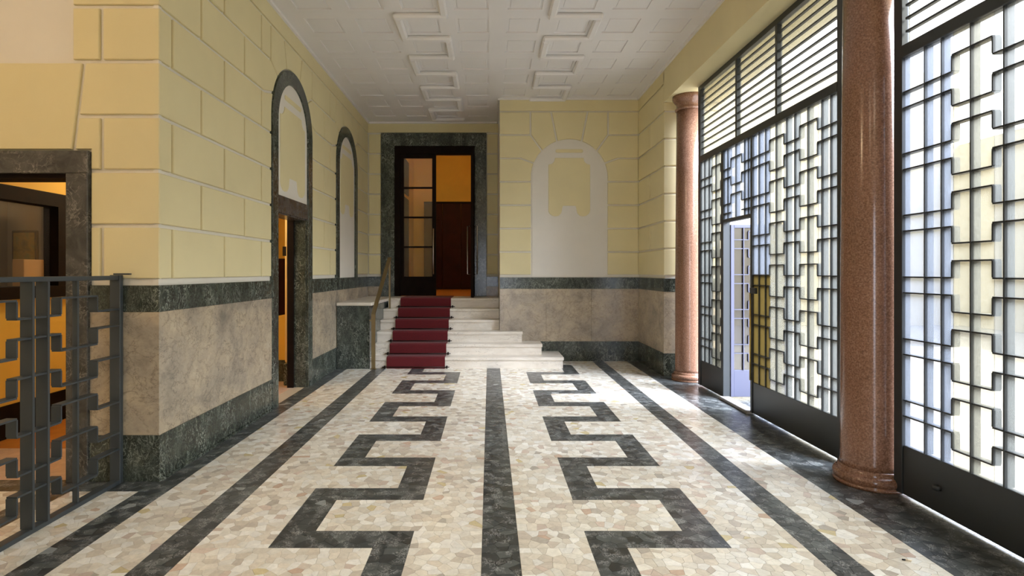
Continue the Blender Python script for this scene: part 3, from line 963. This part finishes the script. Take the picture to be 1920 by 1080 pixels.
# ------------------------------------------------------------------ ceiling
pxs = []
for c in (-0.39, -0.97, -1.55, -2.13): pxs.append((c, c + 0.38))
for c in (0.20, 0.78, 1.36, 1.94): pxs.append((c, c + 0.38))
pxs.sort()
pys = [(9.86 - 0.61 * i - 0.39, 9.86 - 0.61 * i) for i in range(16)][::-1]
pys.append((10.08, 10.47))
xs = sorted(set([-6.3, 3.3] + [v for p in pxs for v in p]))
ys = sorted(set([-3.2, 11.1] + [v for p in pys for v in p]))
vs, fs = [], []
def quad(a, b2, c, d):
    n = len(vs); vs.extend([a, b2, c, d]); fs.append((n, n + 1, n + 2, n + 3))
RD = 0.015
for i in range(len(xs) - 1):
    for j in range(len(ys) - 1):
        x0, x1, y0, y1 = xs[i], xs[i + 1], ys[j], ys[j + 1]
        pan = (x0, x1) in pxs and (y0, y1) in pys and not (x0 > XP - .2 and y1 > YF)
        if pan:
            z = ZC + RD
            quad((x0, y0, z), (x0, y1, z), (x1, y1, z), (x1, y0, z))
            for (a, b2, c, d) in ((x0, y0, x1, y0), (x1, y0, x1, y1), (x1, y1, x0, y1), (x0, y1, x0, y0)):
                quad((a, b2, ZC), (c, d, ZC), (c, d, z), (a, b2, z))
        else:
            quad((x0, y0, ZC), (x0, y1, ZC), (x1, y1, ZC), (x1, y0, ZC))
cl = mesh_obj('ceiling', vs, fs, 'ceiling', None, (0, 4, ZC))
tag(cl, 'white coffered plaster ceiling with meander mouldings', kind='structure')
boxes('roof_slab', [(-6.4, 3.4, -3.3, 11.2, ZC + 0.03, ZC + 0.2)], 'ceiling', cl)
for (x0, x1) in pxs:
    for (y0, y1) in pys:
        if (x0 > XP - .2 and y1 > YF) or y0 < 3.4: continue
        box('coffer_panel', x0 + .03, x1 - .03, y0 + .03, y1 - .03, ZC + RD - .007, ZC + RD + .002, 'ceiling', cl, .003)
# plaster meander that hangs below the coffers
def mould(name, x0, x1, y0, y1):
    box(name, x0, x1, y0, y1, ZC - 0.055, ZC + 0.004, 'ceiling', cl, 0.02)
for (a, c, flip) in ((-1.09, -0.47, 0), (0.66, 1.28, 1)):
    for i, (y0, y1) in enumerate(pys):
        if a > 0 and y1 > YF: continue
        if y0 < 2.2: continue
        yl, yn = y1 + 0.06, y0 - 0.16
        mould('moulding_cross', a, c, yl, yl + 0.10)
        left = (i + flip) % 2 == 0
        mould('moulding_side', *((a, a + 0.09) if left else (c - 0.09, c)), yl - 0.51, yl)

# ------------------------------------------------------------------ columns
def column(x, y, label, group=None):
    r0, rb = 0.186, 0.2365
    c = root('granite_column', (x, y, 0), label, 'column', 'pink granite columns between the gates')
    torus = [(rb - 0.005, 0.0), (rb, 0.02)] + [(rb - 0.03 + 0.03 * math.cos(math.radians(a)), 0.055 + 0.035 * math.sin(math.radians(a))) for a in range(-60, 91, 15)]
    lathe('base', torus + [(r0 + 0.018, 0.095), (r0 + 0.018, 0.112), (r0 + 0.002, 0.125)], x, y, 'granite', c)
    lathe('shaft', [(r0 + 0.006, 0.12), (r0, 0.16), (r0 - 0.002, 1.4), (r0 - 0.012, 2.8), (r0 - 0.02, ZS - 0.2)], x, y, 'granite', c, 56)
    rt = r0 - 0.02
    lathe('capital', [(rt, ZS - 0.205), (rt + 0.016, ZS - 0.2), (rt + 0.022, ZS - 0.185), (rt + 0.014, ZS - 0.17), (rt, ZS - 0.165), (rt, ZS - 0.11), (rt + 0.02, ZS - 0.09), (rt + 0.045, ZS - 0.06), (rt + 0.055, ZS - 0.04), (rt + 0.055, ZS)], x, y, 'granite', c)
    return c
column(2.72, 4.0, 'large polished pink granite column nearest the viewer between the two gates')
column(2.76, 7.75, 'pink granite column at the far end of the gate by the yellow wall')
column(2.74, 0.18, 'pink granite column beside the viewer at the near end of the near gate')

# ------------------------------------------------------------------ gates
XG = 2.77
def strands(z_top, n, step, seg, pattern):
    return [(z_top - step * k, z_top - step * k - seg, pattern(k)) for k in range(n)]

class Plane:
    """puts grille pieces on a vertical plane: along y at x = pos, or along x at y = pos"""
    def __init__(s, axis, pos): s.axis, s.pos = axis, pos
    def bx(s, name, a, c, d0, d1, z0, z1, mat, parent, bev=0.0):
        if s.axis == 'y': return box(name, s.pos + d0, s.pos + d1, a, c, z0, z1, mat, parent, bev)
        return box(name, a, c, s.pos + d0, s.pos + d1, z0, z1, mat, parent, bev)

def grille(pl, parent, zones, zb, zt, strs, mat, bt=0.009, depth=(-0.020, 0.028), th=0.009, clip=None, vdepth=None):
    """zones: list of (s0, s1, 'L'|'R', [vertical bars]); neighbours share a zigzag edge"""
    vd = vdepth or depth
    for s0, s1, kind, vert in zones:
        for v in vert:
            pl.bx('vertical_bar', v - bt / 2, v + bt / 2, vd[0] - .004, vd[1] + .004, zb, zt, mat, parent)
        for hi, lo, plus in strs:
            z = hi if (plus == (kind == 'L')) else lo
            if z < zb + .02 or z > zt - .02: continue
            pl.bx('cross_bar', s0, s1, depth[0], depth[1], z - th / 2, z + th / 2, mat, parent)
    for (a0, a1, k, _), (b0, b1, k2, _) in zip(zones, zones[1:]):
        if k == k2 or abs(a1 - b0) > 1e-4: continue
        for hi, lo, plus in strs:
            if lo < zb + .02 or hi > zt - .02: continue
            pl.bx('step_bar', a1 - th / 2, a1 + th / 2, depth[0], depth[1], lo + th / 2, hi - th / 2, mat, parent)

gate_str = strands(2.79, 12, 0.2045, 0.10, lambda k: k % 2 == 1)

def gate(name, ya, yb, zones, mull, label, glass, wicket=None, pane_mats=None):
    """ya > yb: far and near end of the gate"""
    g = root(name, (XG, (ya + yb) / 2, 0), label, 'gate')
    P = Plane('y', XG)
    sw = 0.075
    P.bx('stile', ya - sw, ya, -.03, .03, 0.02, ZS, 'iron', g, .003)
    P.bx('stile', yb, yb + sw, -.03, .03, 0.02, ZS, 'iron', g, .003)
    P.bx('top_rail', yb + sw, ya - sw, -.03, .03, ZS - 0.06, ZS, 'iron', g, .003)
    P.bx('transom_rail', yb + sw, ya - sw, -.035, .035, 2.92, 3.0, 'iron', g, .004)
    lo_, hi_ = yb + sw, ya - sw
    # transom: horizontal louvre bars before pale glass
    edges = [hi_] + mull + [lo_]
    for m_ in mull:
        P.bx('mullion', m_ - .02, m_ + .02, -.025, .025, 3.0, ZS - .06, 'iron', g)
    for a, c in zip(edges, edges[1:]):
        for i in range(1, 10):
            z = 3.0 + 0.0865 * i
            P.bx('louvre_bar', c + .02, a - .02, -.02, .005, z - .007, z + .007, 'iron', g)
        P.bx('transom_pane', c + .005, a - .005, .012, .017, 2.99, ZS - .05, 'g_cream', g)
    # solid lower panel
    if wicket:
        w0, w1 = wicket              # near and far edge of the wicket
        P.bx('kick_panel', lo_, w0 - .04, -.02, .02, 0.02, 0.345, 'iron', g, .003)
        P.bx('kick_panel', w1 + .04, hi_, -.02, .02, 0.02, 0.345, 'iron', g, .003)
        P.bx('wicket_post', w0 - .04, w0, -.03, .03, 0.02, 2.92, 'iron', g, .003)
        P.bx('wicket_post', w1 - .03, w1 + .04, -.03, .052, 0.02, 2.92, 'iron', g, .003)
        P.bx('wicket_head', w0, w1, -.03, .03, 2.07, 2.11, 'iron', g, .003)
        P.bx('door_sill', w0, w1, -.07, .045, 0.0, 0.035, 'courtfloor', g, .006)
    else:
        P.bx('kick_panel', lo_, hi_, -.02, .02, 0.02, 0.345, 'iron', g, .003)
    for zs_, zb_ in zones:
        grille(P, g, zs_, zb_, 2.92, gate_str, 'iron')
        for i, (s0, s1, k, vt) in enumerate(zs_):
            mt = glass(zb_, i, k, s0, s1)
            for (mt_, za, zb2) in mt:
                P.bx('glass_pane', s0, s1, -.010, -.005, max(za, zb_), zb2, mt_, g)
    return g, P

def zones_from(ends, singles, pairs):
    """zone edges are the zigzags, 0.135 m either side of each single bar"""
    ev_ = []
    a = ends[0]
    out = []
    for s_ in singles:                 # going down in y
        z0, z1 = s_ + 0.135, s_ - 0.135
        out.append((z0, a, 'L', [p for p in pairs if z0 < p < a]))
        out.append((z1, z0, 'R', [s_]))
        a = z1
    out.append((ends[1], a, 'L', [p for p in pairs if ends[1] < p < a]))
    out = [z for z in out if z[1] - z[0] > 0.02]
    return [(z[0], z[1], z[2], z[3]) for z in out][::-1]

W0, W1 = 5.89, 6.60
zA = zones_from((7.285, W1 + .04), [6.811], [7.164, 7.02])
zB = zones_from((W0 - .04, 4.42), [5.376, 4.839], [5.719, 5.585, 5.188, 5.046, 4.634, 4.512])
zW = zones_from((W1, W0), [6.26], [6.469, 6.045, 5.955])
def glass1(zb_, i, k, s0, s1):
    if zb_ > 1: return [('g_clear', zb_, 2.92)]
    if k == 'R': return [('g_cream', zb_, 2.92)]
    if s1 > W0 - .06 and s1 < W1: return [('g_amber_standin', zb_, 1.47), ('g_clear', 1.47, 2.92)]
    return [('g_pale', zb_, 2.92)]
g1, P1 = gate('iron_gate', 7.36, 4.345, [(zA, .345), (zB, .345), (zW, 2.11)], [6.24, 5.366], 'dark iron gate of meander bars and cream glass with an open wicket door', glass1, (W0, W1))
P1.bx('latch_box', W0 - .15, W0 - .03, -.05, -.022, 1.27, 1.33, 'iron', g1, .004)
tube('brass_edge', [(XG - .034, W0 - .012, .36), (XG - .034, W0 - .012, 1.28)], .010, 'bright_brass', g1, 8)

sn = [3.199 - 0.5615 * i for i in range(5)]
pn = []
for s_ in [3.199 + .5615] + sn:
    pn += [s_ - .2077, s_ - .349]
pn = [3.538, 3.406] + [p for p in pn if p < 3.1]
z2 = zones_from((3.723, 0.5), sn, pn)
def glass2(zb_, i, k, s0, s1):
    if k == 'R': return [('g_cream', zb_, 2.92)]
    if s1 > 3.5: return [('g_clear', zb_, 2.92)]
    return [('g_pale', zb_, 2.92)]
g2, P2 = gate('iron_gate', 3.798, 0.42, [(z2, .345)], [2.72, 1.78, 0.9][:3], 'dark iron gate of meander bars and cream glass nearest the viewer', glass2)
lathe('ring_bolt', [(0.018, .16), (0.024, .165), (0.024, .185), (0.018, .19)], XG - .03, 3.43, 'iron', g2, 16)
z3 = zones_from((-.06, -2.95), [-.55, -1.11, -1.67, -2.23], [-.2, -.34, -.76, -.9, -1.32, -1.46, -1.88, -2.02])
gate('iron_gate', -.05, -3.03, [(z3, .345)], [-1.0, -2.0], 'dark iron gate of meander bars behind the viewer past the nearest column', glass2)

# the wicket leaf, swung out into the courtyard
wk = root('wicket_door', (XG + .05, W1 - .02, 0.03), 'open wicket door leaf with meander bars standing out in the courtyard light', 'door')
PW = Plane('x', W1 - .02)
x0, x1 = XG + .056, XG + .056 + 0.70
PW.bx('stile', x0, x0 + .04, -.02, .02, .03, 2.05, 'wicket_lit_iron', wk, .003)
PW.bx('stile', x1 - .04, x1, -.02, .02, .03, 2.05, 'wicket_lit_iron', wk, .003)
PW.bx('top_rail', x0 + .04, x1 - .04, -.02, .02, 2.01, 2.05, 'wicket_lit_iron', wk, .003)
PW.bx('kick_panel', x0 + .04, x1 - .04, -.015, .015, .03, .345, 'wicket_lit_iron', wk, .003)
zk = [(x0 + .04, x0 + .21, 'L', [x0 + .15]), (x0 + .21, x0 + .48, 'R', [x0 + .345]), (x0 + .48, x1 - .04, 'L', [x0 + .55])]
grille(PW, wk, zk, .345, 2.01, gate_str, 'wicket_lit_iron')
for i, (s0, s1, k, _) in enumerate(zk):
    PW.bx('glass_pane', s0, s1, -.004, .001, .345, 2.01, 'g_leaf', wk)

# ------------------------------------------------------------------ low iron fence on the left
fn = root('iron_fence', (-2.64, 3.0, 0), 'low dark iron fence of meander bars in front of the lodge doorway', 'fence')
PF = Plane('y', -2.64)
YE, YS = 3.985, 0.9
PF.bx('end_post', YE - .03, YE + .005, -.045, .03, 0, 1.475, 'fence_iron', fn, .003)
PF.bx('top_rail', YS, YE - .03, -.022, .022, 1.44, 1.47, 'fence_iron', fn, .003)
PF.bx('bottom_rail', YS, YE - .03, -.03, .03, 0.0, .028, 'fence_iron', fn, .003)
PF.bx('latch', YE - .03, YE - .01, -.02, .10, 1.476, 1.487, 'fence_iron', fn, .002)
sgn = [False, True, True, False, False, True]
fstr = [(1.337 - .2178 * k, 1.337 - .2178 * k - .103, sgn[k]) for k in range(6)]
fz = []
y = YE - .03
edges = [YE - .03, 3.73, 3.414, 3.094, 2.778, 2.458, 2.142, 1.822, 1.506, 1.186, YS]
for i, (a, c) in enumerate(zip(edges, edges[1:])):
    k = 'L' if i % 2 == 0 else 'R'
    mid = (a + c) / 2
    vt = [mid] if k == 'R' else ([mid + .055, mid - .055] if i else [])
    fz.append((c, a, k, vt))
fz = fz[::-1]
grille(PF, fn, [(a, c, k, [] if k == 'L' else v) for a, c, k, v in fz], .028, 1.44, fstr, 'fence_iron', bt=.016, depth=(-.03, .03), th=.011, vdepth=(-.012, .012))
for a, c, k, v in fz:
    if k == 'L':
        for s_ in v: PF.bx('vertical_bar', s_ - .008, s_ + .008, -.036, .036, .028, 1.44, 'fence_iron', fn)

# ------------------------------------------------------------------ small things
ct = root('cigarette_butt', (2.163, 2.905, 0), 'tiny burnt match end lying on the pale floor near the right gate', 'litter')
tube('paper_stub', [(2.157, 2.905, .0045), (2.183, 2.897, .0045)], .004, 'paper', ct, 8)
tube('burnt_tip', [(2.143, 2.909, .0045), (2.157, 2.905, .0045)], .0038, 'ash', ct, 8)

# ------------------------------------------------------------------ the rest of the hall behind the viewer, and the courtyard
boxes('wall_back', [(-6.3, -0.2, -3.2, -3.05, 0, ZC), (0.55, 3.3, -3.2, -3.05, 0, ZC), (-0.2, 0.55, -3.2, -3.05, 2.6, ZC)], 'yellow', kind='structure')
boxes('wall_bay', [(-6.3, -6.2, -3.05, 4.0, 0, ZC)], 'white', kind='structure')
HALL = (1.0, 0.80, 0.58, 1)  # colour of the ceiling lamps added out of view to brighten the hall
globe('hall_fill_lamp', (-0.9, -1.0, 4.1), 0.2, HALL, 12, 'added opal globe lamp that brightens the hall from behind the viewer, nearer the fence')
globe('hall_fill_lamp', (1.0, -1.0, 4.1), 0.2, HALL, 12, 'added opal globe lamp that brightens the hall from behind the viewer, nearer the gates')
globe('bay_lamp', (-3.9, 1.2, 4.1), 0.2, (1.0, 0.70, 0.42, 1), 85, 'large opal globe lamp on the ceiling of the bay left of the viewer')
boxes('floor_street', [(-8, 8, -14, -3.2, -0.15, -0.03)], 'courtfloor', kind='structure')
boxes('floor_courtyard', [(3.3, 13.3, -25, 30, -0.12, -0.01)], 'courtfloor', kind='structure')
boxes('wall_courtyard_opposite', [(13, 13.3, -25, 30, 0, 5.0)], 'court', kind='structure')
boxes('wall_courtyard_far', [(3.3, 13, 15.5, 15.8, 0, 7.0)], 'court', kind='structure')
boxes('wall_courtyard_facade', [(3.3, 3.5, -12, -3.05, 0, 5), (3.3, 3.5, 8.3, 15.5, 0, 5)], 'court', kind='structure')
